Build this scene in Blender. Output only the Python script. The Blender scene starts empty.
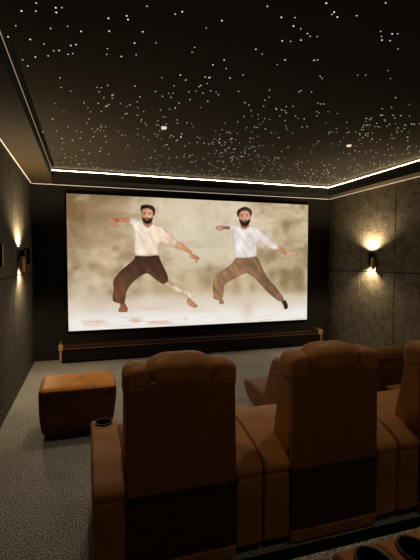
import bpy, bmesh, math, random
import numpy as np
from mathutils import Vector, Matrix
random.seed(7)
PI = math.pi
COL = bpy.context.scene.collection
# ---------------------------------------------------------------- room size (metres)
XL, XR = -0.757, 4.283          # side walls
YF, YB = 6.357, -1.6            # screen wall, rear wall
ZS, ZC = 2.637, 2.785           # soffit underside, star ceiling
CS, CF = 0.325, 0.466           # soffit widths: sides, front
TRACE = {'a_beard':[(1.113,1.757),(1.144,1.735),(1.198,1.746),(1.252,1.734),(1.289,1.763),(1.279,1.699),(1.238,1.653),(1.184,1.647),(1.13,1.686)],
'a_face':[(1.109,1.855),(1.136,1.887),(1.217,1.899),(1.29,1.862),(1.294,1.772),(1.275,1.699),(1.234,1.653),(1.18,1.651),(1.135,1.686),(1.109,1.766)],
'a_hair':[(1.096,1.917),(1.119,1.94),(1.204,1.953),(1.286,1.938),(1.326,1.89),(1.326,1.827),(1.307,1.777),(1.285,1.789),(1.285,1.844),(1.226,1.868),
(1.159,1.875),(1.114,1.855),(1.1,1.819)],
'a_larm':[(0.94,1.742),(0.848,1.735),(0.748,1.723),(0.722,1.7),(0.747,1.666),(0.847,1.668),(0.948,1.645)],
'a_lfoot':[(0.764,0.399),(0.848,0.401),(0.856,0.36),(0.886,0.318),(0.882,0.264),(0.811,0.258),(0.736,0.27),(0.741,0.306),(0.768,0.349)],
'a_lhand':[(0.757,1.727),(0.696,1.712),(0.636,1.715),(0.602,1.696),(0.61,1.67),(0.644,1.662),(0.652,1.628),(0.682,1.593),(0.708,1.612),(0.704,1.647),
(0.756,1.666)],
'a_neck':[(1.135,1.695),(1.27,1.699),(1.283,1.627),(1.202,1.58),(1.125,1.641)],
'a_rarm':[(1.686,1.389),(1.743,1.362),(1.848,1.279),(1.94,1.21),(1.91,1.177),(1.828,1.214),(1.723,1.26),(1.638,1.287)],
'a_rfoot':[(1.87,0.451),(1.919,0.418),(1.969,0.368),(2.029,0.318),(2.013,0.287),(1.946,0.294),(1.87,0.334),(1.837,0.383),(1.843,0.431)],
'a_rhand':[(1.894,1.194),(1.948,1.176),(2.008,1.15),(2.047,1.123),(2.069,1.086),(2.047,1.081),(2.019,1.102),(2.025,1.062),(2.008,1.028),
(1.992,1.039),(1.992,1.086),(1.959,1.102),(1.932,1.102),(1.904,1.123),(1.888,1.155)],
'a_rleg':[(1.486,0.829),(1.536,0.758),(1.628,0.684),(1.748,0.616),(1.83,0.574),(1.898,0.533),(1.93,0.479),(1.919,0.439),(1.87,0.435),(1.802,0.496),
(1.721,0.545),(1.601,0.6),(1.482,0.655),(1.417,0.7),(1.397,0.752)],
'a_shadow':[(0.211,0.132),(0.592,0.146),(0.943,0.153),(1.398,0.096),(1.825,0.105),(1.825,0.039),(1.259,0.056),(0.721,0.064),(0.252,0.095)],
'a_shirt':[(0.931,1.746),(1.024,1.723),(1.099,1.694),(1.144,1.65),(1.197,1.598),(1.261,1.653),(1.325,1.655),(1.453,1.591),(1.592,1.479),
(1.695,1.389),(1.638,1.273),(1.521,1.331),(1.396,1.357),(1.386,1.261),(1.377,1.156),(1.194,1.137),(1.01,1.145),(0.984,1.257),
(0.998,1.392),(0.999,1.503),(0.965,1.619),(0.921,1.644)],
'a_trous':[(1.01,1.154),(1.194,1.142),(1.377,1.165),(1.413,1.055),(1.482,0.917),(1.533,0.801),(1.523,0.723),(1.439,0.687),(1.319,0.772),
(1.246,0.837),(1.187,0.874),(1.092,0.829),(0.984,0.749),(0.912,0.67),(0.863,0.581),(0.848,0.473),(0.83,0.392),(0.751,0.399),(0.656,0.434),
(0.652,0.523),(0.675,0.612),(0.659,0.737),(0.695,0.807),(0.774,0.904),(0.88,0.993),(0.987,1.087)],
'b_beard':[(2.758,1.786),(2.796,1.747),(2.855,1.759),(2.921,1.751),(2.964,1.793),(2.959,1.732),(2.916,1.671),(2.856,1.644),(2.796,1.677),
(2.764,1.726)],
'b_face':[(2.758,1.876),(2.812,1.923),(2.909,1.926),(2.958,1.873),(2.97,1.788),(2.943,1.712),(2.889,1.66),(2.823,1.663),(2.775,1.707),(2.753,1.786)],
'b_hair':[(2.715,1.874),(2.731,1.924),(2.779,1.956),(2.854,1.989),(2.931,1.972),(2.985,1.934),(2.997,1.874),(2.97,1.813),(2.953,1.853),(2.909,1.891),
(2.822,1.888),(2.774,1.866),(2.758,1.806),(2.731,1.815)],
'b_lfoot':[(2.4,0.408),(2.469,0.421),(2.479,0.375),(2.495,0.34),(2.421,0.332),(2.4,0.358)],
'b_lhand':[(2.451,1.658),(2.399,1.662),(2.352,1.646),(2.331,1.616),(2.357,1.587),(2.399,1.563),(2.451,1.579),(2.482,1.6),(2.599,1.593),(2.598,1.652),
(2.482,1.644)],
'b_neck':[(2.791,1.697),(2.932,1.701),(2.943,1.641),(2.867,1.599),(2.78,1.637)],
'b_rarm':[(3.495,1.335),(3.57,1.289),(3.658,1.232),(3.693,1.212),(3.671,1.17),(3.6,1.185),(3.519,1.231),(3.45,1.262)],
'b_rfoot':[(3.562,0.342),(3.644,0.377),(3.685,0.307),(3.704,0.242),(3.669,0.196),(3.622,0.214),(3.609,0.277)],
'b_rhand':[(3.658,1.238),(3.729,1.217),(3.811,1.228),(3.906,1.255),(3.918,1.234),(3.835,1.207),(3.918,1.203),(3.906,1.181),(3.812,1.176),
(3.717,1.159),(3.659,1.175)],
'b_shadow':[(2.683,0.034),(3.04,0.038),(3.322,0.089),(3.611,0.151),(3.699,0.168),(3.658,0.117),(3.437,0.052),(3.096,0.005),(2.765,-0.001)],
'b_shirt':[(2.588,1.672),(2.678,1.664),(2.769,1.657),(2.845,1.599),(2.932,1.661),(3.02,1.673),(3.131,1.615),(3.311,1.476),(3.512,1.325),
(3.461,1.252),(3.37,1.271),(3.211,1.362),(3.104,1.412),(3.083,1.294),(3.089,1.141),(2.897,1.11),(2.707,1.12),(2.669,1.24),(2.652,1.39),
(2.652,1.514),(2.641,1.574),(2.588,1.573)],
'b_trous':[(2.701,1.125),(2.897,1.11),(3.089,1.147),(3.135,1.055),(3.203,0.921),(3.277,0.797),(3.363,0.692),(3.432,0.628),(3.526,0.516),(3.62,0.393),
(3.585,0.341),(3.516,0.349),(3.388,0.441),(3.273,0.538),(3.176,0.643),(3.064,0.758),(2.958,0.831),(2.892,0.862),(2.773,0.813),
(2.644,0.749),(2.516,0.69),(2.474,0.616),(2.484,0.526),(2.463,0.426),(2.379,0.403),(2.295,0.431),(2.306,0.52),(2.285,0.595),(2.295,0.709),
(2.337,0.807),(2.441,0.886),(2.579,0.975),(2.664,1.055)],
'c_a':[(0.057,0.841),(0.14,0.905),(0.224,1.034),(0.286,1.021),(0.338,0.903),(0.472,0.836),(0.576,0.636),(0.596,0.458),(0.34,0.435),(0.031,0.474)]}
BRIGHT_STARS = [[-0.22,2.2],[-0.3,2.29],[-0.23,2.27],[-0.35,2.44],[-0.41,2.57],[-0.13,2.21],[-0.1,2.2],[-0.13,2.25],[-0.17,2.41],[-0.08,2.36],[-0.01,2.39],[-0.22,2.59],[-0.14,2.64],[-0.07,2.56],[-0.04,2.54],[-0.09,2.67],[-0.37,2.83],[0.13,2.22],[0.22,2.17],[0.23,2.2],[0.31,2.06],[0.46,2.08],[0.49,2.05],[0.65,2.15],[0.14,2.34],[0.32,2.29],[0.64,2.36],[0.64,2.42],[0.14,2.53],[0.29,2.42],[0.14,2.6],[0.41,2.38],[0.89,1.88],[0.71,2.06],[1.16,1.77],[1.24,1.82],[1.24,1.84],[1.28,1.85],[1.44,1.68],[1.37,1.81],[1.0,1.94],[1.07,1.92],[1.1,1.99],[1.15,2.0],[1.21,2.03],[1.24,2.05],[1.28,2.04],[1.21,2.1],[1.11,2.14],[1.16,2.13],[1.59,1.89],[1.63,1.93],[1.66,1.96],[1.71,1.95],[1.67,1.89],[1.7,1.88],[1.82,2.01],[1.0,2.27],[1.06,2.31],[1.23,2.33],[1.21,2.4],[1.41,2.28],[1.43,2.27],[1.96,2.25],[2.06,2.34],[1.57,2.46],[1.6,2.48],[1.81,2.37],[1.86,2.35],[1.65,2.7],[0.91,2.55],[1.05,2.6],[0.81,2.53],[0.86,2.45]]
# ---------------------------------------------------------------- helpers
def tag(o, label=None, cat=None, group=None, kind=None):
    if label: o['label'] = label
    if cat: o['category'] = cat
    if group: o['group'] = group
    if kind: o['kind'] = kind
    return o

def empty(name, loc, label, cat, group=None, rz=0):
    o = bpy.data.objects.new(name, None); COL.objects.link(o)
    o.empty_display_size = 0.1
    o.location = loc; o.rotation_euler = (0, 0, rz)
    return tag(o, label, cat, group)

def mesh_obj(name, bm, mats, parent=None, bevel=0, seg=3, sharp=35, loc=None):
    bmesh.ops.recalc_face_normals(bm, faces=bm.faces[:])
    me = bpy.data.meshes.new(name)
    for f in bm.faces: f.smooth = True
    bm.to_mesh(me); bm.free()
    if not isinstance(mats, (list, tuple)): mats = [mats]
    for m in mats: me.materials.append(m)
    me.set_sharp_from_angle(angle=math.radians(sharp))
    o = bpy.data.objects.new(name, me); COL.objects.link(o)
    if loc: o.location = loc
    if parent: o.parent = parent
    if bevel:
        b = o.modifiers.new('bevel', 'BEVEL'); b.width = bevel; b.segments = seg
        b.limit_method = 'ANGLE'; b.angle_limit = math.radians(40); b.harden_normals = True
    return o

def add_box(bm, x0, x1, y0, y1, z0, z1, mi=0):
    r = bmesh.ops.create_cube(bm, size=1)
    for v in r['verts']:
        v.co = Vector((x0 + (v.co.x + .5) * (x1 - x0), y0 + (v.co.y + .5) * (y1 - y0), z0 + (v.co.z + .5) * (z1 - z0)))
    for f in {f for v in r['verts'] for f in v.link_faces}: f.material_index = mi
    return r['verts']

def add_prism(bm, prof, x0, x1, mi=0):
    """profile [(y, z)...] extruded along x"""
    a = [bm.verts.new((x0, y, z)) for y, z in prof]
    b = [bm.verts.new((x1, y, z)) for y, z in prof]
    n = len(prof); fs = [bm.faces.new(a), bm.faces.new(b[::-1])]
    for i in range(n):
        fs.append(bm.faces.new((a[i], b[i], b[(i + 1) % n], a[(i + 1) % n])))
    for f in fs: f.material_index = mi

def add_cyl(bm, c, r, h, axis='Z', seg=24, r2=None, mi=0):
    m = {'Z': Matrix(), 'X': Matrix.Rotation(PI / 2, 4, 'Y'), 'Y': Matrix.Rotation(PI / 2, 4, 'X')}[axis]
    res = bmesh.ops.create_cone(bm, cap_ends=True, segments=seg, radius1=r, radius2=r if r2 is None else r2, depth=h,
                                matrix=Matrix.Translation(c) @ m)
    for f in {f for v in res['verts'] for f in v.link_faces}: f.material_index = mi

def add_lathe(bm, prof, c=(0, 0, 0), seg=28, mi=0):
    rings = []
    for r, z in prof:
        rings.append([bm.verts.new((c[0] + r * math.cos(2 * PI * k / seg), c[1] + r * math.sin(2 * PI * k / seg), c[2] + z)) for k in range(seg)])
    for a, b in zip(rings, rings[1:]):
        for k in range(seg):
            f = bm.faces.new((a[k], a[(k + 1) % seg], b[(k + 1) % seg], b[k])); f.material_index = mi
    for ring in (rings[0], rings[-1]):
        if prof[0 if ring is rings[0] else -1][0] > 1e-5:
            f = bm.faces.new(ring); f.material_index = mi

def add_soft(bm, x0, x1, y0, y1, z0, z1, r, puff=(0, 0, 0), warp=None, N=14, C=4, mi=0):
    """(on an empty bmesh) pillow-like rounded box with optional bulge on each axis and a warp(p) -> p"""
    res = bmesh.ops.create_cube(bm, size=2)
    es = list({e for v in res['verts'] for e in v.link_edges})
    bmesh.ops.subdivide_edges(bm, edges=es, cuts=N - 1, use_grid_fill=True)
    vs = list(bm.verts)      # called on an empty bmesh
    c = Vector(((x0 + x1) / 2, (y0 + y1) / 2, (z0 + z1) / 2)); h = Vector(((x1 - x0) / 2, (y1 - y0) / 2, (z1 - z0) / 2))
    for v in vs:
        p = Vector(); t = []
        for k in range(3):
            i = round((v.co[k] + 1) / 2 * N)
            if i <= C: q = -h[k] + r * i / C
            elif i >= N - C: q = h[k] - r * (N - i) / C
            else: q = -h[k] + r + (2 * h[k] - 2 * r) * (i - C) / (N - 2 * C)
            p[k] = q
        inner = Vector([max(-(h[k] - r), min(h[k] - r, p[k])) for k in range(3)])
        d = p - inner
        if d.length > 1e-9: p = inner + d.normalized() * r
        t = [p[k] / h[k] for k in range(3)]
        w = [max(0, 1 - t[k] ** 2) for k in range(3)]
        q = Vector(p)
        q.x += puff[0] * t[0] * w[1] * w[2]; q.y += puff[1] * t[1] * w[0] * w[2]; q.z += puff[2] * t[2] * w[0] * w[1]
        if warp: q = Vector(warp(q, t))
        v.co = c + q
        for f in v.link_faces: f.material_index = mi

def smooth_profile(pts, it=2):
    for _ in range(it):
        out = []
        n = len(pts)
        for i in range(n):
            a, b = pts[i], pts[(i + 1) % n]
            out += [(a[0] * .75 + b[0] * .25, a[1] * .75 + b[1] * .25), (a[0] * .25 + b[0] * .75, a[1] * .25 + b[1] * .75)]
        pts = out
    return pts

def copy_tree(o, parent=None):
    c = o.copy(); COL.objects.link(c); c.parent = parent
    for ch in list(o.children): copy_tree(ch, c)
    return c

# ---------------------------------------------------------------- materials
def mat(name, color, rough=.5, metal=0, spec=.5, emit=None, es=0, noise=None, bump=None, sheen=0, coat=0):
    m = bpy.data.materials.new(name); m.use_nodes = True
    nt = m.node_tree; N = nt.nodes; Lk = nt.links
    b = N['Principled BSDF']
    b.inputs['Base Color'].default_value = (*color, 1); b.inputs['Roughness'].default_value = rough
    b.inputs['Metallic'].default_value = metal; b.inputs['Specular IOR Level'].default_value = spec
    b.inputs['Sheen Weight'].default_value = sheen
    b.inputs['Coat Weight'].default_value = coat
    if emit: b.inputs['Emission Color'].default_value = (*emit, 1); b.inputs['Emission Strength'].default_value = es
    tc = N.new('ShaderNodeTexCoord')
    if noise:
        scale, amt, stretch = noise
        mp = N.new('ShaderNodeMapping'); mp.inputs['Scale'].default_value = stretch
        nz = N.new('ShaderNodeTexNoise'); nz.inputs['Scale'].default_value = scale; nz.inputs['Detail'].default_value = 4
        Lk.new(tc.outputs['Object'], mp.inputs[0]); Lk.new(mp.outputs[0], nz.inputs['Vector'])
        cr = N.new('ShaderNodeValToRGB')
        cr.color_ramp.elements[0].position = .35; cr.color_ramp.elements[1].position = .65
        cr.color_ramp.elements[0].color = (*[c * (1 - amt) for c in color], 1)
        cr.color_ramp.elements[1].color = (*[min(1, c * (1 + amt)) for c in color], 1)
        Lk.new(nz.outputs['Fac'], cr.inputs[0]); Lk.new(cr.outputs[0], b.inputs['Base Color'])
    if bump:
        scale, strength, dist = bump
        nz2 = N.new('ShaderNodeTexNoise'); nz2.inputs['Scale'].default_value = scale; nz2.inputs['Detail'].default_value = 3
        Lk.new(tc.outputs['Object'], nz2.inputs['Vector'])
        bp = N.new('ShaderNodeBump'); bp.inputs['Strength'].default_value = strength; bp.inputs['Distance'].default_value = dist
        Lk.new(nz2.outputs['Fac'], bp.inputs['Height']); Lk.new(bp.outputs[0], b.inputs['Normal'])
    return m

LEATHER = (.39, .162, .040)
m_leather = mat('cognac_leather', LEATHER, .5, spec=.35, noise=(6, .14, (1, 1, 1)), bump=(160, .12, .002))
m_shell = mat('leather_back_shell', (.22, .094, .023), .62, spec=.25, noise=(30, .04, (1, 1, .08)), bump=(200, .1, .002))
m_panel = mat('dark_leather_panel', (.070, .032, .012), .6, spec=.3, noise=(14, .25, (1, 1, 1)), bump=(200, .1, .002))
m_lip = mat('black_piping', (.02, .011, .006), .5)
m_lounge = mat('lounger_leather', (.21, .088, .022), .55, spec=.3, noise=(8, .18, (1, 1, 1)), bump=(120, .15, .003))
m_pouf_lit = mat('pouf_leather_lit', (.72, .27, .028), .55, spec=.3, noise=(7, .15, (1, 1, 2)), bump=(100, .15, .003))
m_black = mat('black_plastic', (.008, .008, .008), .4)
m_ring = mat('cup_ring', (.03, .03, .032), .3, metal=.6)
m_copper = mat('copper', (.85, .45, .17), .35, metal=.45)
m_copper2 = mat('dull_copper', (.42, .20, .12), .4, metal=.5)
m_darkmetal = mat('dark_bronze', (.03, .018, .012), .4, metal=.6)
m_gloss = mat('gloss_dark_wood', (.008, .005, .004), .5, spec=.2, noise=(5, .3, (.3, 3, 3)))
m_redwood = mat('reddish_dark_wood', (.035, .014, .009), .35, noise=(5, .3, (.3, 3, 3)))
m_pouf_shaded = mat('pouf_leather_shaded', (.075, .028, .008), .6, spec=.15, noise=(7, .15, (1, 1, 2)), bump=(100, .15, .003))  # the ottoman's leather in shade, darkness put into the colour
m_soffit = mat('dark_brown_paint', (.048, .029, .010), .85)
m_soffitdark = mat('near_black_paint', (.006, .005, .004), .8)
m_ceiling = mat('charcoal_brown_ceiling', (.032, .024, .014), .95)
m_front = mat('black_fabric_wall', (.009, .0078, .0065), .9, noise=(60, .2, (1, 1, 1)))
m_groove = mat('panel_gap', (.012, .01, .009), .9)
m_cove = mat('warm_white_cove_led', (1, .9, .7), emit=(1, .80, .52), es=19.0)
m_covedim = mat('dim_cove_led', (1, .9, .7), emit=(1, .80, .52), es=.35)
m_graze = mat('wall_graze_led', (1, .9, .7), emit=(1, .84, .62), es=1.0)
m_grazedim = mat('wall_graze_led_dim', (1, .9, .7), emit=(1, .84, .62), es=.6)
m_star = mat('star_point', (1, 1, 1), emit=(1, .95, .86), es=.75)
m_starbig = mat('star_point_bright', (1, 1, 1), emit=(1, .97, .92), es=.95)
m_lens = mat('downlight_lens', (.9, .85, .75), emit=(1, .86, .66), es=.75)
m_bulb = mat('sconce_lens', (1, .9, .7), emit=(1, .78, .45), es=3)
m_back = mat('rear_wall_fabric', (.05, .045, .04), .9)
m_step = mat('black_rubber_strip', (.004, .004, .004), .9, spec=0)

def weave_mat(name, c1, c2, glow=0):
    m = bpy.data.materials.new(name); m.use_nodes = True
    N = m.node_tree.nodes; Lk = m.node_tree.links; b = N['Principled BSDF']
    b.inputs['Roughness'].default_value = .92; b.inputs['Specular IOR Level'].default_value = .15
    tc = N.new('ShaderNodeTexCoord')
    outs = []
    for st, sc in (((1, 3, 34), 1.8), ((1, 40, 8), 1.8), ((1, 1, 1), 9)):
        mp = N.new('ShaderNodeMapping'); mp.inputs['Scale'].default_value = st
        nz = N.new('ShaderNodeTexNoise'); nz.inputs['Scale'].default_value = sc; nz.inputs['Detail'].default_value = 3
        Lk.new(tc.outputs['Object'], mp.inputs[0]); Lk.new(mp.outputs[0], nz.inputs['Vector']); outs.append(nz)
    a = N.new('ShaderNodeMath'); a.operation = 'ADD'; Lk.new(outs[0].outputs['Fac'], a.inputs[0]); Lk.new(outs[1].outputs['Fac'], a.inputs[1])
    a2 = N.new('ShaderNodeMath'); a2.operation = 'ADD'; Lk.new(a.outputs[0], a2.inputs[0]); Lk.new(outs[2].outputs['Fac'], a2.inputs[1])
    mr = N.new('ShaderNodeMapRange'); mr.inputs['From Min'].default_value = 1.15; mr.inputs['From Max'].default_value = 1.85
    Lk.new(a2.outputs[0], mr.inputs['Value'])
    cr = N.new('ShaderNodeMix'); cr.data_type = 'RGBA'; cr.inputs['A'].default_value = (*c1, 1); cr.inputs['B'].default_value = (*c2, 1)
    Lk.new(mr.outputs[0], cr.inputs['Factor']); Lk.new(cr.outputs['Result'], b.inputs['Base Color'])
    bp = N.new('ShaderNodeBump'); bp.inputs['Strength'].default_value = .4; bp.inputs['Distance'].default_value = .004
    Lk.new(a.outputs[0], bp.inputs['Height']); Lk.new(bp.outputs[0], b.inputs['Normal'])
    return m
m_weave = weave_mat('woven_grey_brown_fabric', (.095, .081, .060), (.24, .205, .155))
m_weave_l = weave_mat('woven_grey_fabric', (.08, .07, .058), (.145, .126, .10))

def carpet_mat():
    m = bpy.data.materials.new('speckled_grey_carpet'); m.use_nodes = True
    N = m.node_tree.nodes; Lk = m.node_tree.links; b = N['Principled BSDF']
    b.inputs['Roughness'].default_value = 1; b.inputs['Specular IOR Level'].default_value = .1
    tc = N.new('ShaderNodeTexCoord')
    n1 = N.new('ShaderNodeTexNoise'); n1.inputs['Scale'].default_value = 95; n1.inputs['Detail'].default_value = 2
    n2 = N.new('ShaderNodeTexNoise'); n2.inputs['Scale'].default_value = 2.2; n2.inputs['Detail'].default_value = 3
    Lk.new(tc.outputs['Object'], n1.inputs['Vector']); Lk.new(tc.outputs['Object'], n2.inputs['Vector'])
    cr = N.new('ShaderNodeValToRGB'); e = cr.color_ramp.elements
    e[0].position = .36; e[0].color = (.11, .106, .096, 1); e[1].position = .66; e[1].color = (.72, .70, .66, 1)
    Lk.new(n1.outputs['Fac'], cr.inputs[0])
    mx = N.new('ShaderNodeMix'); mx.data_type = 'RGBA'; mx.blend_type = 'MULTIPLY'; mx.inputs['Factor'].default_value = .5
    Lk.new(cr.outputs[0], mx.inputs['A']); Lk.new(n2.outputs['Fac'], mx.inputs['B']); Lk.new(mx.outputs['Result'], b.inputs['Base Color'])
    bp = N.new('ShaderNodeBump'); bp.inputs['Strength'].default_value = .5; bp.inputs['Distance'].default_value = .008
    Lk.new(n1.outputs['Fac'], bp.inputs['Height']); Lk.new(bp.outputs[0], b.inputs['Normal'])
    return m
m_carpet = carpet_mat()

# ---------------------------------------------------------------- the room shell
def struct(name, bm, m, label, **k):
    o = mesh_obj(name, bm, m, **k); return tag(o, label, 'room', kind='structure')

bm = bmesh.new(); add_box(bm, XL - .1, XR + .1, YB - .1, YF + .1, -.1, 0)
struct('floor', bm, m_carpet, 'speckled grey carpet floor of the home cinema')
bm = bmesh.new(); add_box(bm, XL - .1, XR + .1, YF, YF + .1, 0, ZC + .1)
struct('wall_front', bm, m_front, 'black front wall around the projection screen')
bm = bmesh.new(); add_box(bm, XL - .1, XR + .1, YB - .1, YB, 0, ZC + .1)
struct('wall_rear', bm, m_back, 'dark rear wall behind the seats')

def panel_wall(name, side, m, label):
    bm = bmesh.new()
    x = XL if side < 0 else XR
    t = .02
    ob = (x - .1, x) if side < 0 else (x, x + .1)
    # backing stands behind the panel face; the panel face is the wall plane
    b0, b1 = (ob[0], x - t) if side < 0 else (x + t, ob[1])
    add_box(bm, b0, b1, YB, YF, 0, ZC + .1, 1)
    ys = [YF - .002, 6.215]
    while ys[-1] > YB: ys.append(ys[-1] - .757)
    ys[-1] = YB
    g = .006
    for ya, yb in zip(ys, ys[1:]):
        for z0, z1 in ((0.0, 1.333), (1.333, ZS)):
            add_box(bm, min(x, x + side * t), max(x, x + side * t), yb + g, ya - g, z0 + (g if z0 else 0), z1 - g, 0)
    o = mesh_obj(name, bm, [m, m_groove], bevel=.003, seg=2)
    return tag(o, label, 'room', kind='structure')
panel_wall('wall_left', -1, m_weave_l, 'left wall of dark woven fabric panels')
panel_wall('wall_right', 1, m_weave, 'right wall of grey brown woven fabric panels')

bm = bmesh.new(); add_box(bm, XL - .1, XR + .1, YB - .1, YF + .1, ZC, ZC + .1)
struct('ceiling', bm, m_ceiling, 'dark star ceiling panel set above the soffit')
# soffit ring round the star ceiling: underside brown, inner fascia near black
def soffit(name, x0, x1, y0, y1, m, label):
    bm = bmesh.new(); add_box(bm, x0, x1, y0, y1, ZS, ZC, 0)
    return struct(name, bm, m, label, bevel=.003, seg=2)
soffit('trim_1', XL, XL + CS - .012, YB, YF, m_soffit, 'brown soffit along the left wall')
soffit('trim_2', XR - CS + .012, XR, YB, YF, m_soffit, 'brown soffit along the right wall')
soffit('trim_3', XL + CS, XR - CS, YF - CF + .012, YF, m_soffitdark, 'black soffit along the front wall')
soffit('trim_4', XL + CS, XR - CS, YB, YB + .4, m_soffit, 'brown soffit along the rear wall')
bm = bmesh.new()
add_box(bm, XL + CS - .012, XL + CS, YB + .4, YF - CF, ZS - .004, ZC - .04)
struct('trim_5', bm, m_soffitdark, 'black fascia at the edge of the left soffit')
bm = bmesh.new()
add_box(bm, XR - CS, XR - CS + .012, YB + .4, YF - CF, ZS - .03, ZC - .04)
struct('trim_6', bm, m_soffitdark, 'black fascia at the edge of the right soffit')
bm = bmesh.new()
add_box(bm, XL + CS, XR - CS, YF - CF, YF - CF + .012, ZS - .004, ZC - .04)
struct('trim_7', bm, m_soffitdark, 'black fascia at the edge of the front soffit')

# cove strips: thin LED profiles above the fascias, wall graze LED strips in the soffit
def led(x0, x1, y0, y1, z0, z1, m, label, group):
    bm = bmesh.new(); add_box(bm, x0, x1, y0, y1, z0, z1)
    o = mesh_obj('led_strip', bm, m)
    tag(o, label, 'light strip', group)
g1 = 'LED strips in the ceiling cove'
led(XL + CS, XR - CS, YF - CF - .002, YF - CF + .012, ZC - .0395, ZC - .033, m_cove, 'bright warm LED cove strip along the front soffit above the screen', g1)
led(XR - CS - .002, XR - CS + .012, YB + .4, YF - CF - .004, ZC - .0395, ZC - .033, m_cove, 'bright warm LED cove strip along the right soffit', g1)
led(XL + CS - .012, XL + CS + .002, YB + .4, YF - CF - .004, ZC - .0395, ZC - .033, m_covedim, 'dim LED cove strip along the left soffit', g1)
def graze(name, x0, x1, y0, y1, m, label):
    bm = bmesh.new(); add_box(bm, x0, x1, y0, y1, ZS - .006, ZS); struct(name, bm, m, label)
graze('graze_led_left', XL + .004, XL + .010, YB, YF - .02, m_graze, 'slim light line where left fabric wall meets the soffit')
graze('graze_led_front', XL + .02, XR - .02, YF - .012, YF - .006, m_grazedim, 'slim light line along the top of the black front wall')
graze('graze_led_right', XR - .010, XR - .004, YB, YF - .02, m_grazedim, 'slim light line where right fabric wall meets the soffit')

# ---------------------------------------------------------------- stars in the ceiling
def star_mesh(r, m):
    bm = bmesh.new(); add_cyl(bm, (0, 0, 0), r, .003, seg=8)
    me = bpy.data.meshes.new('ceiling_star'); bm.to_mesh(me); bm.free(); me.materials.append(m); return me
big = [star_mesh(.0042, m_starbig), star_mesh(.0032, m_starbig), star_mesh(.0025, m_starbig)]
small = [star_mesh(.0042, m_star), star_mesh(.0034, m_star), star_mesh(.0050, m_star), star_mesh(.0038, m_starbig)]
pts = []
for x, y in BRIGHT_STARS: pts.append((x, y, random.choice(big)))
clusters = [(random.uniform(-.3, 3.9), random.uniform(3.0, 5.8)) for _ in range(34)]
def inside(x, y): return XL + CS + .03 < x < XR - CS - .03 and y < YF - CF - .05
spare = []
while len(spare) < 690:
    if random.random() < .42:
        cx, cy = random.choice(clusters); x, y = random.gauss(cx, .17), random.gauss(cy, .17)
    else:
        x, y = random.uniform(-.4, 3.93), random.uniform(2.55, 5.83)
    if not inside(x, y) or y < 2.5: continue
    spare.append((x, y))
spare.sort(key=lambda p: p[0] ** 2 + p[1] ** 2)
for x, y in spare[:300 - len(pts)]: pts.append((x, y, random.choice(small)))
for x, y, me in pts:
    o = bpy.data.objects.new('ceiling_star', me); COL.objects.link(o); o.location = (x, y, ZC - .0005)
    tag(o, 'tiny white fibre optic star point set in the dark ceiling', 'star light', 'fibre optic stars of the ceiling')
bm = bmesh.new()
for x, y in spare[300 - len(BRIGHT_STARS):]: add_cyl(bm, (x, y, ZC - .0005), random.choice((.0040, .0050, .0062)), .003, seg=6)
o = mesh_obj('distant_ceiling_stars', bm, m_star)
tag(o, 'fainter far field of tiny star points near the screen end of the ceiling', 'star lights', kind='stuff')

# two round ceiling fittings
def downlight(x, y, label, on=True):
    t = empty('ceiling_spotlight', (x, y, ZC), label, 'ceiling light', 'round ceiling spotlights')
    bm = bmesh.new(); add_lathe(bm, [(.014, -.001), (.026, -.001), (.027, -.008), (.024, -.014), (.018, -.016), (.014, -.010)]); mesh_obj('trim_ring', bm, m_lens, t)
    bm = bmesh.new(); add_cyl(bm, (0, 0, -.006), .0145, .010); mesh_obj('lens', bm, m_lens, t)
    return t
downlight(.729, 3.818, 'small round cream spotlight in the star ceiling, left of the pair')
downlight(2.797, 3.790, 'small round cream spotlight in the star ceiling, right of the pair')
# ---------------------------------------------------------------- projection screen with its picture
SX, SZ, SW, SH = -.2708, .4395, 4.0854, 2.068      # lower left corner and size
SY = YF - .05
scr = empty('projection_screen', (SX + SW / 2, YF, SZ), 'large lit projection screen showing two dancing men, on the black front wall', 'screen')
def loc_scr(o): o.location = (-(SX + SW / 2), -YF, -SZ)
bm = bmesh.new()
F = .022
add_box(bm, SX - F, SX + SW + F, SY, YF, SZ - F, SZ)
add_box(bm, SX - F, SX + SW + F, SY, YF, SZ + SH, SZ + SH + F)
add_box(bm, SX - F, SX, SY, YF, SZ, SZ + SH)
add_box(bm, SX + SW, SX + SW + F, SY, YF, SZ, SZ + SH)
add_box(bm, SX, SX + SW, SY + .01, YF, SZ, SZ + SH)
o = mesh_obj('screen_frame', bm, m_step, scr); loc_scr(o)

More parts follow.
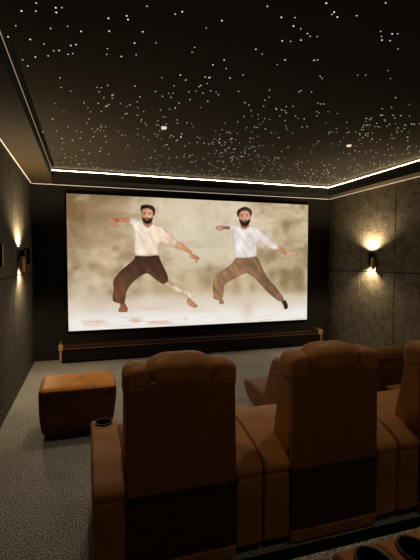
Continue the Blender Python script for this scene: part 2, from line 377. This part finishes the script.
NX, NZ = 640, 324
U, V = np.meshgrid(np.linspace(0, SW, NX), np.linspace(0, SH, NZ))
rng = np.random.default_rng(5)
def vnoise(fx, fz, u=U, v=V, seed=0):
    g = np.random.default_rng(seed).random((int(SH * fz) + 6, int(SW * fx) + 6))
    x = np.clip(u, 0, SW) * fx; y = np.clip(v, 0, SH) * fz
    i = x.astype(int); j = y.astype(int); a = x - i; b = y - j
    a = a * a * (3 - 2 * a); b = b * b * (3 - 2 * b)
    return (g[j, i] * (1 - a) + g[j, i + 1] * a) * (1 - b) + (g[j + 1, i] * (1 - a) + g[j + 1, i + 1] * a) * b
def fbm(fx, fz, seed, oct=4, **k):
    s = 0; w = 0
    for o_ in range(oct):
        s = s + vnoise(fx * 2 ** o_, fz * 2 ** o_, seed=seed + o_, **k) * .55 ** o_; w += .55 ** o_
    return s / w
def sd_poly(pts, u=U, v=V):
    p = np.array(pts, float); d = np.full(u.shape, 1e9); ins = np.zeros(u.shape, bool)
    n = len(p)
    for i in range(n):
        a, b = p[i], p[(i + 1) % n]; e = b - a
        t = np.clip(((u - a[0]) * e[0] + (v - a[1]) * e[1]) / (e @ e + 1e-12), 0, 1)
        d = np.minimum(d, np.hypot(u - a[0] - t * e[0], v - a[1] - t * e[1]))
        c = ((a[1] > v) != (b[1] > v)) & (u < (b[0] - a[0]) * (v - a[1]) / (b[1] - a[1] + 1e-12) + a[0])
        ins ^= c
    return np.where(ins, -d, d)
def rounded(pts):      # one round of corner cutting
    out = []
    for i in range(len(pts)):
        a, b = pts[i], pts[(i + 1) % len(pts)]
        out += [(a[0] * .8 + b[0] * .2, a[1] * .8 + b[1] * .2), (a[0] * .2 + b[0] * .8, a[1] * .2 + b[1] * .8)]
    return out
def gauss(cx, cy, sx, sy): return np.exp(-((U - cx) / sx) ** 2 - ((V - cy) / sy) ** 2)
def ss(a, b, x): t = np.clip((x - a) / (b - a), 0, 1); return t * t * (3 - 2 * t)
IMG = np.zeros((NZ, NX, 3))
def mixc(col, w):
    global IMG
    IMG = IMG * (1 - w[..., None]) + np.asarray(col, float) / 255 * w[..., None]
# dusty backdrop
hu, hv = U / SW, V / SH
IMG[:] = np.array([214, 194, 160]) / 255
n1 = fbm(2.2, 2.6, 11); n2 = fbm(5, 6, 40); n3 = fbm(14, 10, 70, 3)
mixc((128, 98, 60), np.clip(ss(.42, .72, n1) * .8 * (1 - .65 * ss(.0, .45, hu) * ss(1, .5, hu)), 0, 1))
mixc((138, 108, 70), ss(.5, .72, fbm(1.4, 4.5, 310)) * .35)
mixc((120, 88, 50), gauss(.3, 1.75, .75, .5) * .5)
mixc((112, 80, 48), gauss(.05, 1.3, .35, .7) * .45)
mixc((92, 76, 46), gauss(.55, 2.1, .7, .14) * .5)
mixc((222, 210, 186), gauss(1.75, 1.7, .55, .5) * .65)
mixc((226, 216, 196), gauss(2.7, 1.75, .6, .45) * .65)
mixc((212, 204, 184), gauss(2.15, 1.2, .5, .5) * .5)
mixc((150, 132, 96), gauss(3.75, 1.0, .35, .7) * .5)
mixc((132, 112, 78), gauss(3.4, .75, .55, .25) * .45)
mixc((150, 124, 84), gauss(2.2, .75, .35, .22) * .45)
mixc((140, 116, 80), gauss(1.45, .7, .3, .25) * .4)
mixc((236, 224, 200), ss(.5, .8, n2) * .3)
mixc((120, 98, 62), ss(.55, .9, n3) * .12 * ss(.35, .6, hv))
st = fbm(9, 1.2, 90, 3, u=np.clip(U + V * .35, 0, SW))
mixc((206, 196, 160), ss(.6, .8, st) * .30 * ss(.45, .9, hv) * ss(.4, .1, hu))
# blurred watching crowd
r2 = np.random.default_rng(3)
for k in range(34):
    cx = r2.uniform(0, SW); cy = r2.uniform(.55, .98); s = r2.uniform(.05, .08)
    c = (214, 196, 162) if r2.random() < .5 else (128, 106, 72)
    mixc(c, gauss(cx, cy, s, s * 1.2) * .42); mixc(c, gauss(cx, cy - .22, s * 1.8, .18) * .34)
mixc((226, 214, 192), ss(.05, -.05, sd_poly(rounded(TRACE['c_a']))) * .4)
mixc((150, 120, 86), gauss(.36, .98, .07, .09) * .3)
mixc((182, 120, 80), gauss(.5, .40, .05, .06) * .6)
# bright dusty ground
gl = ss(.60, .38, V + .06 * (n2 - .5))
mixc((226, 214, 198), gl * .8)
mixc((240, 236, 230), ss(.40, .12, V) * .9)
mixc((206, 186, 160), ss(.55, .8, fbm(2, 9, 120)) * ss(.36, .2, V) * .45)
for nm, w in (('a_shadow', .6), ('b_shadow', .6)):
    mixc((196, 150, 116), ss(.06, -.05, sd_poly(TRACE[nm])) * ss(.42, .62, fbm(3, 14, 150)) * w)
mixc((206, 170, 144), gauss(2.92, .25, .12, .16) * .5)
mixc((208, 182, 158), gauss(1.3, .30, .2, .03) * .6)
TONE = fbm(10, 7, 200, 3) - .5
FOLD = fbm(16, 5, 230, 3, u=np.clip(U + V * .6, 0, SW)) - .5
WORK = {}
def layer(key, c, c2=None, shade=0, fold=0, who='a', w=1.0, soft=.007, light=None):
    """paint one traced piece: c -> c2 shading across it, with tone and folds"""
    global IMG
    pts = rounded(TRACE[key]); d = sd_poly(pts)
    a = ss(soft, -soft, d) * w
    p = np.array(pts); x0, x1 = p[:, 0].min(), p[:, 0].max(); y0, y1 = p[:, 1].min(), p[:, 1].max()
    c = np.asarray(c, float) / 255; c2 = c if c2 is None else np.asarray(c2, float) / 255
    if light is None: t = ss(0, 1, (U - x0) / (x1 - x0))
    elif light == 'v': t = ss(0, 1, (V - y0) / (y1 - y0))
    colr = c * (1 - t[..., None]) + c2 * t[..., None]
    colr = colr * (1 + shade * TONE + fold * FOLD)[..., None]
    edge = np.clip(1 + d / .03, 0, 1)      # darker rims
    colr = colr * (1 - .18 * edge)[..., None]
    IMG = IMG * (1 - a[..., None]) + np.clip(colr, 0, 1) * a[..., None]
    WORK[who] = np.maximum(WORK.get(who, 0), a)
def spot(cx, cy, sx, sy, c, w=.8): mixc(c, np.clip(gauss(cx, cy, sx, sy) * w, 0, 1))
# left dancer
layer('a_rleg', (206, 170, 132), (232, 214, 192), .5, .5, w=.9)
layer('a_rfoot', (196, 148, 112), (176, 126, 94), .3)
layer('a_lfoot', (170, 108, 70), (150, 92, 60), .4)
layer('a_trous', (112, 74, 48), (66, 44, 34), .4, .45, light='v')
layer('a_larm', (214, 140, 104), (196, 128, 96), .4)
layer('a_lhand', (222, 160, 128), (190, 120, 88), .5)
layer('a_rarm', (220, 160, 120), (196, 132, 94), .4)
layer('a_rhand', (206, 146, 108), (180, 118, 84), .4)
layer('a_neck', (170, 108, 76))
layer('a_shirt', (236, 220, 204), (232, 200, 172), .25, .3)
layer('a_neck', (176, 112, 80), w=.55)
layer('a_hair', (30, 22, 20), (52, 36, 30), .3, soft=.01)
layer('a_face', (196, 138, 104), (224, 170, 136), .2)
layer('a_beard', (44, 28, 22), (36, 24, 20), .2, soft=.012)
# right dancer
layer('b_lfoot', (176, 120, 86))
layer('b_rfoot', (70, 42, 28), (50, 30, 22), .3)
layer('b_trous', (158, 120, 86), (130, 98, 70), .35, .4)
layer('b_lhand', (214, 158, 126), (150, 108, 84), .5)
layer('b_rarm', (216, 150, 110), (190, 128, 92), .4)
layer('b_rhand', (222, 176, 148), (210, 170, 140), .3)
layer('b_neck', (170, 112, 82))
layer('b_shirt', (232, 226, 222), (226, 212, 204), .2, .28, who='b')
layer('b_neck', (178, 118, 88), w=.5)
layer('b_hair', (44, 30, 24), (66, 46, 36), .4, soft=.012)
layer('b_face', (198, 142, 112), (220, 166, 136), .2)
layer('b_beard', (52, 34, 26), (42, 28, 22), .2, soft=.012)
spot(1.158, 1.803, .014, .009, (48, 30, 24), .9)
spot(1.239, 1.801, .014, .009, (48, 30, 24), .9)
spot(1.154, 1.825, .024, .007, (48, 30, 24), .8)
spot(1.244, 1.824, .024, .007, (48, 30, 24), .8)
spot(1.198, 1.769, .012, .02, (228, 176, 142), .6)
spot(1.194, 1.719, .030, .010, (226, 196, 184), .85)
spot(2.812, 1.828, .014, .009, (48, 30, 24), .9)
spot(2.904, 1.831, .014, .009, (48, 30, 24), .9)
spot(2.806, 1.853, .024, .007, (48, 30, 24), .8)
spot(2.909, 1.856, .024, .007, (48, 30, 24), .8)
spot(2.861, 1.794, .012, .02, (228, 176, 142), .6)
spot(2.856, 1.739, .030, .010, (226, 196, 184), .85)
IMG = np.clip(IMG, 0, 1)
LIN = np.where(IMG <= .04045, IMG / 12.92, ((IMG + .055) / 1.055) ** 2.4)

def pic_mat():
    m = bpy.data.materials.new('projected_picture'); m.use_nodes = True
    N = m.node_tree.nodes; Lk = m.node_tree.links; b = N['Principled BSDF']
    b.inputs['Base Color'].default_value = (.02, .02, .02, 1); b.inputs['Roughness'].default_value = .9
    b.inputs['Specular IOR Level'].default_value = 0
    at = N.new('ShaderNodeVertexColor'); at.layer_name = 'Col'
    Lk.new(at.outputs['Color'], b.inputs['Emission Color']); b.inputs['Emission Strength'].default_value = 1.0
    return m
m_pic = pic_mat()
idx = np.arange(NX * NZ).reshape(NZ, NX)
quads = np.stack([idx[:-1, :-1], idx[:-1, 1:], idx[1:, 1:], idx[1:, :-1]], -1).reshape(-1, 4)
maskA = WORK['a'].reshape(-1)[quads].mean(1) > .5
uq = U.reshape(-1)[quads].mean(1)
isA = maskA & (uq < 2.32); isB = maskA & (uq >= 2.32)
isB |= (WORK['b'].reshape(-1)[quads].mean(1) > .5)
isA &= ~isB
def pic_obj(name, sel, parent):
    q = quads[sel]; used, inv = np.unique(q, return_inverse=True); q = inv.reshape(q.shape)
    co = np.zeros((len(used), 3)); co[:, 0] = U.reshape(-1)[used] + SX; co[:, 1] = SY - .001; co[:, 2] = V.reshape(-1)[used] + SZ
    me = bpy.data.meshes.new(name)
    me.vertices.add(len(co)); me.vertices.foreach_set('co', co.ravel())
    me.loops.add(q.size); me.loops.foreach_set('vertex_index', q.ravel().astype(np.int32))
    me.polygons.add(len(q)); me.polygons.foreach_set('loop_start', (np.arange(len(q)) * 4).astype(np.int32))
    me.polygons.foreach_set('loop_total', np.full(len(q), 4, np.int32))
    me.update(calc_edges=True)
    a = me.color_attributes.new('Col', 'FLOAT_COLOR', 'POINT')
    c = np.ones((len(used), 4)); c[:, :3] = LIN.reshape(-1, 3)[used]
    a.data.foreach_set('color', c.ravel())
    me.materials.append(m_pic)
    o = bpy.data.objects.new(name, me); COL.objects.link(o); o.parent = parent
    return o
pic = pic_obj('screen_picture', ~(isA | isB), scr); loc_scr(pic)
pa = pic_obj('pictured_person', isA, pic); pa['label'] = 'pictured person in cream shirt and dark brown trousers lunging with arms spread'
pb = pic_obj('pictured_person', isB, pic); pb['label'] = 'pictured person in white shirt and tan trousers lunging with arms spread'

# ---------------------------------------------------------------- low console under the screen
con = empty('media_console', (1.8, 6.1, 0), 'long low black media console with copper ends, under the screen', 'console')
def cl(o): o.location = (-1.8, -6.1, 0)
CX0, CX1 = -.392, 3.985
bm = bmesh.new(); add_box(bm, CX0 + .03, CX1 - .03, 6.105, 6.34, .02, .215); cl(mesh_obj('cabinet_body', bm, m_step, con, bevel=.003))
bm = bmesh.new(); add_box(bm, CX0 + .02, CX1 - .02, 6.085, 6.345, .235, .262); cl(mesh_obj('top_panel', bm, m_redwood, con, bevel=.003))
bm = bmesh.new(); add_box(bm, CX0 + .03, CX1 - .03, 6.083, 6.105, .212, .222); cl(tag(mesh_obj('edge_strip', bm, m_copper2, con), 'thin reddish copper line along the front'))
n = 5
for k in range(n):
    a = CX0 + .045 + k * (CX1 - CX0 - .09) / n; b = a + (CX1 - CX0 - .09) / n - .008
    bm = bmesh.new(); add_box(bm, a, b, 6.09, 6.104, .03, .205); cl(mesh_obj('door', bm, m_gloss, con, bevel=.002))
for x in (CX0, CX1 - .022):
    bm = bmesh.new()
    add_box(bm, x, x + .022, 6.075, 6.345, .0, .02); add_box(bm, x, x + .022, 6.075, 6.345, .255, .285)
    add_box(bm, x, x + .022, 6.075, 6.1, .02, .255); add_box(bm, x, x + .022, 6.32, 6.345, .02, .255)
    cl(mesh_obj('end_frame', bm, m_copper, con, bevel=.003))
    bm = bmesh.new(); add_box(bm, x - .012 if x < 0 else x - .05, x + .05 if x < 0 else x + .034, 6.068, 6.10, .20, .285)
    cl(tag(mesh_obj('corner_cap', bm, m_copper, con, bevel=.004), 'orange lit copper corner cap'))

# ---------------------------------------------------------------- cinema recliner
def arm_profile(E=0):
    top = [(.0, .405), (.0, .43), (.012, .458), (.04, .482), (.09, .505), (.16, .525), (.26, .543), (.38, .556), (.58, .560), (.615, .552), (.63, .53)]
    return [(y - E if y < .3 else y, z) for y, z in [(.012, .405)] + top[1:] + [(.63, .20), (.012, .20)]]
def make_recliner(E=0, left_cup=True):
    """E: how much deeper the seat is than the standard one"""
    t = empty('cinema_recliner', (0, 0, 0), 'x', 'recliner', 'cognac leather cinema recliners')
    W2 = .271
    def shift(bm): bmesh.ops.translate(bm, verts=bm.verts[:], vec=(0, -E, 0)); return bm
    bm = bmesh.new(); add_box(bm, -W2 + .006, W2 - .006, .025 - E, .60, .03, .37); mesh_obj('base', bm, m_leather, t, bevel=.008)
    bm = bmesh.new(); add_box(bm, -W2 + .004, W2 - .004, .004, .026, .075, .394); tag(mesh_obj('rear_panel', shift(bm), m_panel, t, bevel=.004), 'dark brown lower rear panel')
    bm = bmesh.new(); add_box(bm, -W2, W2, -.002, .03, .012, .072); mesh_obj('bottom_rail', shift(bm), m_leather, t, bevel=.008)
    # upright rear shell with an arched top
    bm = bmesh.new(); nn = 16; fr = []; bk = []
    for i in range(nn + 1):
        s = -1 + 2 * i / nn
        z = 0.918 + .026 * (1 - s * s)
        for y, lst in ((.0, bk), (.035, fr)): lst.append(((s * .265, y + .004, z), (s * .271, y, .402)))
    for lst in (bk, fr):
        vs = [(bm.verts.new(a), bm.verts.new(b)) for a, b in lst]
        lst[:] = vs
        for p, q in zip(vs, vs[1:]): bm.faces.new((p[0], q[0], q[1], p[1]))
    for i in range(nn):
        bm.faces.new((bk[i][0], bk[i + 1][0], fr[i + 1][0], fr[i][0])); bm.faces.new((bk[i][1], bk[i + 1][1], fr[i + 1][1], fr[i][1]))
    for i in (0, nn): bm.faces.new((bk[i][0], bk[i][1], fr[i][1], fr[i][0]))
    mesh_obj('back_shell', shift(bm), m_shell, t, bevel=.009, seg=3)
    bm = bmesh.new(); add_box(bm, -W2 - .012, W2 + .012, -.010, .02, .393, .402); tag(mesh_obj('seam_piping', shift(bm), m_lip, t, bevel=.002), 'dark piping between the upper and lower rear panels')
    # padded back in front of the shell (its sides show)
    prof = smooth_profile([(.03, .40), (.235, .40), (.225, .55), (.175, .75), (.145, .90), (.11, .935), (.05, .93), (.03, .90)], 2)
    bm = bmesh.new(); add_prism(bm, prof, -.269, .269); mesh_obj('back_cushion', shift(bm), m_leather, t, bevel=.014, seg=3)
    # side bolsters wrapping over the shell corners, and the raised head cushion
    for s in (-1, 1):
        bm = bmesh.new()
        def wp(q, tt, s=s):
            k = s * tt[0]
            q.z -= .014 * max(0, k) ** 2 + .004 * k
            q.y += .012 * (1 - tt[2]) * .5
            return q
        add_soft(bm, min(s * .160, s * .274), max(s * .160, s * .274), -.004, .152, .885, 1.010, .027, (.004, .006, .010), wp)
        mesh_obj('side_bolster', shift(bm), m_leather, t)
    bm = bmesh.new()
    def wh(q, tt):
        q.z -= .026 * abs(tt[0]) ** 2.5 * (1 if tt[2] > 0 else 0)
        q.z += .006 * math.cos(tt[0] * 2 * PI) * (-.5 if tt[2] > 0 else 0)
        return q
    add_soft(bm, -.170, .170, .016, .165, .900, 1.046, .052, (.006, .012, .010), wh, N=18, C=6)
    hd = mesh_obj('head_cushion', shift(bm), m_leather, t)
    bm = bmesh.new(); add_soft(bm, -.267, .267, .18 - E, .70, .37, .50, .045, (.0, .01, .018)); mesh_obj('seat_cushion', bm, m_leather, t)
    bm = bmesh.new(); add_soft(bm, -.265, .265, .64, .71, .06, .37, .03, (0, .012, 0)); mesh_obj('footrest', bm, m_leather, t)
    for s in (-1, 1):
        xa, xb = sorted((s * .272, s * .421))
        bm = bmesh.new(); add_prism(bm, arm_profile(E), xa, xb); arm = mesh_obj('armrest', bm, m_leather, t, bevel=.016, seg=4)
        bm = bmesh.new(); add_box(bm, xa + .002, xb - .002, .008 - E, .62, .045, .399); mesh_obj('arm_panel', bm, m_leather, arm, bevel=.012, seg=3)
        bm = bmesh.new(); add_box(bm, xa + .03, xb - .03, .03 - E, .09, .0, .05); mesh_obj('arm_foot', bm, m_panel, arm, bevel=.003)
        cx = (xa + xb) / 2
        bm = bmesh.new()
        add_lathe(bm, [(.049, .555), (.051, .5605), (.049, .566), (.0435, .566), (.042, .560)], (cx, .545, .0025))
        add_lathe(bm, [(.001, .5635), (.043, .5635)], (cx, .545, 0), mi=1)
        tag(mesh_obj('cup_holder', bm, [m_ring, m_black], arm), 'black round cup holder set in the armrest')
    return t
proto = make_recliner()
deep = make_recliner(.45)
PITCH = .87
spots = [((.430, 1.797, 0), 'cognac leather recliner nearest the left aisle, leftmost of the middle row'),
         ((1.278, 1.797, 0), 'cognac leather recliner in the middle of the row, its whole back visible'),
         ((2.130, 1.797, 0), 'cognac leather recliner at the right edge of the photo, beside the middle recliner'),
         ((.340, .175, .25), 'recliner of the nearest row, only its right armrest showing at the bottom edge'),
         ((1.014, .175, .25), 'nearest recliner, left armrest with large cup holder in the bottom right corner')]
for i, (p, lab) in enumerate(spots):
    o = proto if i == 0 else deep if i == 3 else copy_tree(deep if p[2] else proto)
    o.location = p; o['label'] = lab
    if p[2]: o.scale = (.8, 1, 1)
    if i in (1, 2):                       # no cup holder in the left armrest of these two
        arm = [c for c in o.children if c.name.startswith('armrest')][0]
        for c in list(arm.children):
            if c.name.startswith('cup_holder'): bpy.data.objects.remove(c)

# carpeted platform of the nearest row with a black nosing along its front edge
bm = bmesh.new(); add_box(bm, XL, XR, YB, 1.43, 0, .25)
tag(mesh_obj('floor_platform', bm, m_carpet, bevel=.004), 'raised carpeted platform under the nearest row', 'room', kind='structure')
bm = bmesh.new(); add_box(bm, XL, XR, 1.43, 1.49, 0, .252)
tag(mesh_obj('step_nosing', bm, m_step, bevel=.003), 'black nosing strip along the platform edge behind the middle row of recliners', 'step edge')

# ---------------------------------------------------------------- low loungers of the front row
def lounge_back_pts():
    return [(.30, .0), (.62, .035), (.80, .10), (.885, .205), (.86, .262), (.62, .262), (.42, .235), (.345, .30), (.26, .52), (.225, .60), (.15, .645), (.06, .64), (.0, .60), (.03, .46), (.13, .16), (.20, .02)]
def make_lounger():
    t = empty('lounge_chair', (0, 0, 0), 'x', 'lounge chair', 'low leather lounge chairs of the front row')
    seat = smooth_profile([(.20, .015), (.34, .0), (.62, .03), (.82, .09), (.90, .20), (.875, .262), (.62, .262), (.40, .235), (.30, .20), (.18, .12)], 2)
    back = smooth_profile([(.13, .06), (.30, .12), (.415, .235), (.355, .33), (.27, .55), (.22, .63), (.13, .655), (.03, .64), (.0, .57), (.04, .40), (.09, .20)], 2)
    bm = bmesh.new(); add_prism(bm, seat, -.30, .30); s = mesh_obj('seat_cushion', bm, m_lounge, t, bevel=.03, seg=4)
    bm = bmesh.new(); add_prism(bm, back, -.302, .302); b = mesh_obj('backrest', bm, m_lounge, t, bevel=.035, seg=4)
    # stitched ridges along the rear and the side of the back
    bm = bmesh.new()
    for zz, y0, y1 in ((.18, .09, .35), (.28, .07, .35), (.38, .045, .32), (.48, .02, .28), (.57, .005, .25)):
        for x in (-.306, .300): add_box(bm, x, x + .006, y0 + .04, y1 - .03, zz, zz + .006)
        add_box(bm, -.27, .27, y0 - .008, y0 + .01, zz, zz + .006)
    mesh_obj('stitched_seams', bm, m_shell, b)
    for x in (-.304, .298):
        bm = bmesh.new(); add_prism(bm, [(.43, .246), (.62, .270), (.86, .270), (.862, .262), (.62, .262), (.43, .238)], x, x + .006)
        mesh_obj('piping', bm, m_lounge, s)
    return t
lp = make_lounger()
lp.location = (1.88, 2.98, 0); lp['label'] = 'low armless brown lounge chair seen from its side between two recliner backs'
l2 = copy_tree(lp); l2.location = (2.755, 3.06, 0); l2['label'] = 'low brown lounge chair behind the middle recliner, its rounded back top showing at right'

# cup console beside it
t = empty('side_console', (2.78, 2.80, 0), 'small brown leather side console with a cup holder, between middle and right recliners', 'console')
bm = bmesh.new(); add_box(bm, -.17, .17, -.13, .13, .02, .33); mesh_obj('body', bm, m_panel, t, bevel=.02)
bm = bmesh.new(); add_box(bm, -.175, .175, -.135, .135, .33, .36); mesh_obj('top', bm, m_leather, t, bevel=.012)
bm = bmesh.new(); add_lathe(bm, [(.048, .357), (.050, .366), (.042, .366), (.041, .362)]); add_lathe(bm, [(.001, .3635), (.042, .3635)], mi=1)
tag(mesh_obj('cup_holder', bm, [m_ring, m_black], t), 'black round cup holder')

# ---------------------------------------------------------------- pouf at left
t = empty('ottoman', (-.085, 3.645, 0), 'orange brown leather box ottoman standing alone on the carpet at left', 'ottoman')
bm = bmesh.new()
def wo(q, tt):
    f = (tt[2] + 1) / 2
    q.x += tt[0] * (.006 - .022 * (1 - f) ** 2) + .010 * math.sin(tt[2] * 2.2) * (tt[0] > 0)
    q.y += (-.012 * math.sin(f * PI * 2)) * (tt[1] < 0) + .007 * math.sin(f * 17) * (abs(tt[1]) > .8) * (f < .85)
    q.z += .018 * (tt[1]) * f * (tt[2] > 0)
    return q
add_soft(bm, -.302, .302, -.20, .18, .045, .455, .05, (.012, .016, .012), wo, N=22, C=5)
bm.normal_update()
for f in bm.faces: f.material_index = 0 if f.normal.z > .55 else 1  # lit top and shaded sides painted into the leather colours
mesh_obj('cushion_body', bm, [m_pouf_lit, m_pouf_shaded], t)
bm = bmesh.new(); add_box(bm, -.27, .27, -.17, .16, 0, .06); mesh_obj('plinth', bm, m_black, t, bevel=.01)

# ---------------------------------------------------------------- wall lights
def sconce(x, y, side, label):
    """side: direction from the wall into the room"""
    t = empty('wall_sconce', (x, y, 1.5), label, 'wall light', 'copper and black tube wall lights')
    D = .046
    bm = bmesh.new(); add_cyl(bm, (side * .006, 0, .03), .036, .012, 'X'); mesh_obj('wall_plate', bm, m_darkmetal, t, bevel=.002)
    bm = bmesh.new(); add_cyl(bm, (side * .03, 0, .03), .009, .05, 'X', 12); mesh_obj('bracket', bm, m_darkmetal, t)
    bm = bmesh.new(); add_lathe(bm, [(.030, -.075), (.034, -.075), (.036, -.07), (.036, .115), (.034, .12), (.030, .12), (.030, .11)], (side * D, .028, .015)); u = mesh_obj('upper_tube', bm, m_darkmetal, t)
    bm = bmesh.new(); add_lathe(bm, [(.001, -.125), (.024, -.125), (.0265, -.12), (.0265, .045), (.022, .05), (.001, .05)], (side * D, -.036, .0)); l = mesh_obj('lower_tube', bm, m_copper, t); l['label'] = 'thinner copper tube hanging lower'
    for dz in (.123, -.057):
        bm = bmesh.new(); add_cyl(bm, (side * D, .028, dz), .0295, .006); mesh_obj('lens', bm, m_bulb, u)
    for dz, ry, e in ((.14, PI, UPW), (-.068, 0, DNW)):
        ld = bpy.data.lights.new('sconce_beam', 'SPOT'); ld.energy = e; ld.color = (1, .76, .44)
        ld.spot_size = math.radians(150); ld.spot_blend = .6; ld.shadow_soft_size = .02
        lo = bpy.data.objects.new('sconce_beam', ld); COL.objects.link(lo); lo.parent = t
        lo.location = (side * (D + .035), .028, dz); lo.rotation_euler = (ry, 0, 0)
UPW, DNW = 75, 45
sconce(XL, 5.06, 1, 'two tube wall light glowing up and down on the left fabric wall')
sconce(XR, 5.14, -1, 'two tube wall light glowing up and down on the right fabric wall')

# small framed panels on the left wall
def wall_frame(y, z, label):
    t = empty('wall_speaker', (XL, y, z), label, 'wall speaker', 'copper edged black wall boxes on the left wall')
    bm = bmesh.new(); add_box(bm, 0, .024, -.20, .20, -.102, .102); mesh_obj('housing', bm, m_step, t, bevel=.003)
    bm = bmesh.new(); add_box(bm, .024, .028, -.19, .18, -.095, .095); mesh_obj('grille', bm, m_step, t, bevel=.002)
    bm = bmesh.new(); add_box(bm, .012, .032, .18, .203, -.104, .104); tag(mesh_obj('edge_trim', bm, m_copper, t, bevel=.002), 'copper edge catching the light')
wall_frame(5.74, 1.565, 'black box with a copper edge on the left wall, beyond the wall light')
wall_frame(3.82, 1.55, 'black box with a copper edge on the left wall, cut by the photo edge')

# ---------------------------------------------------------------- light
def spotlight(x, y, z, e, size, col=(1, .80, .56), tx=None, soft=.05, blend=.8):
    ld = bpy.data.lights.new('overhead_key_fill', 'SPOT'); ld.energy = e; ld.color = col
    ld.spot_size = math.radians(size); ld.spot_blend = blend; ld.shadow_soft_size = soft
    lo = bpy.data.objects.new('overhead_key_fill', ld); COL.objects.link(lo); lo.location = (x, y, z)
    d = Vector(tx or (x, y, 0)) - Vector((x, y, z)); lo.rotation_euler = d.to_track_quat('-Z', 'Y').to_euler()
spotlight(.30, 4.05, ZC - .03, 36, 100, tx=(.3, 3.9, 0))
spotlight(2.732, 3.701, ZC - .03, 14, 110)
spotlight(.10, 2.15, ZC - .03, 21, 110)
spotlight(2.0, 2.3, ZC - .03, 20, 110)
spotlight(.712, .4, ZC - .03, 8, 130)  # rear pair: warm fill added behind the camera, no fittings there
spotlight(2.732, .4, ZC - .03, 8, 130)

w = bpy.data.worlds.new('world'); bpy.context.scene.world = w; w.use_nodes = True
w.node_tree.nodes['Background'].inputs[0].default_value = (.0, .0, .0, 1)

# ---------------------------------------------------------------- camera
cam = bpy.data.cameras.new('camera'); cam.sensor_fit = 'HORIZONTAL'; cam.sensor_width = 36
cam.lens = 36 * 395.62 / 420; cam.clip_start = .02; cam.clip_end = 60
co = bpy.data.objects.new('camera', cam); COL.objects.link(co); co.location = (0, 0, 1.5)
co.rotation_euler = (PI / 2 - .0477, 0, -.3026)
bpy.context.scene.camera = co
sc = bpy.context.scene
sc.view_settings.view_transform = 'Standard'; sc.view_settings.look = 'None'; sc.view_settings.exposure = 0; sc.view_settings.gamma = 1
sc.cycles.max_bounces = 6; sc.cycles.diffuse_bounces = 4; sc.cycles.sample_clamp_indirect = 3
sc.cycles.use_denoising = True
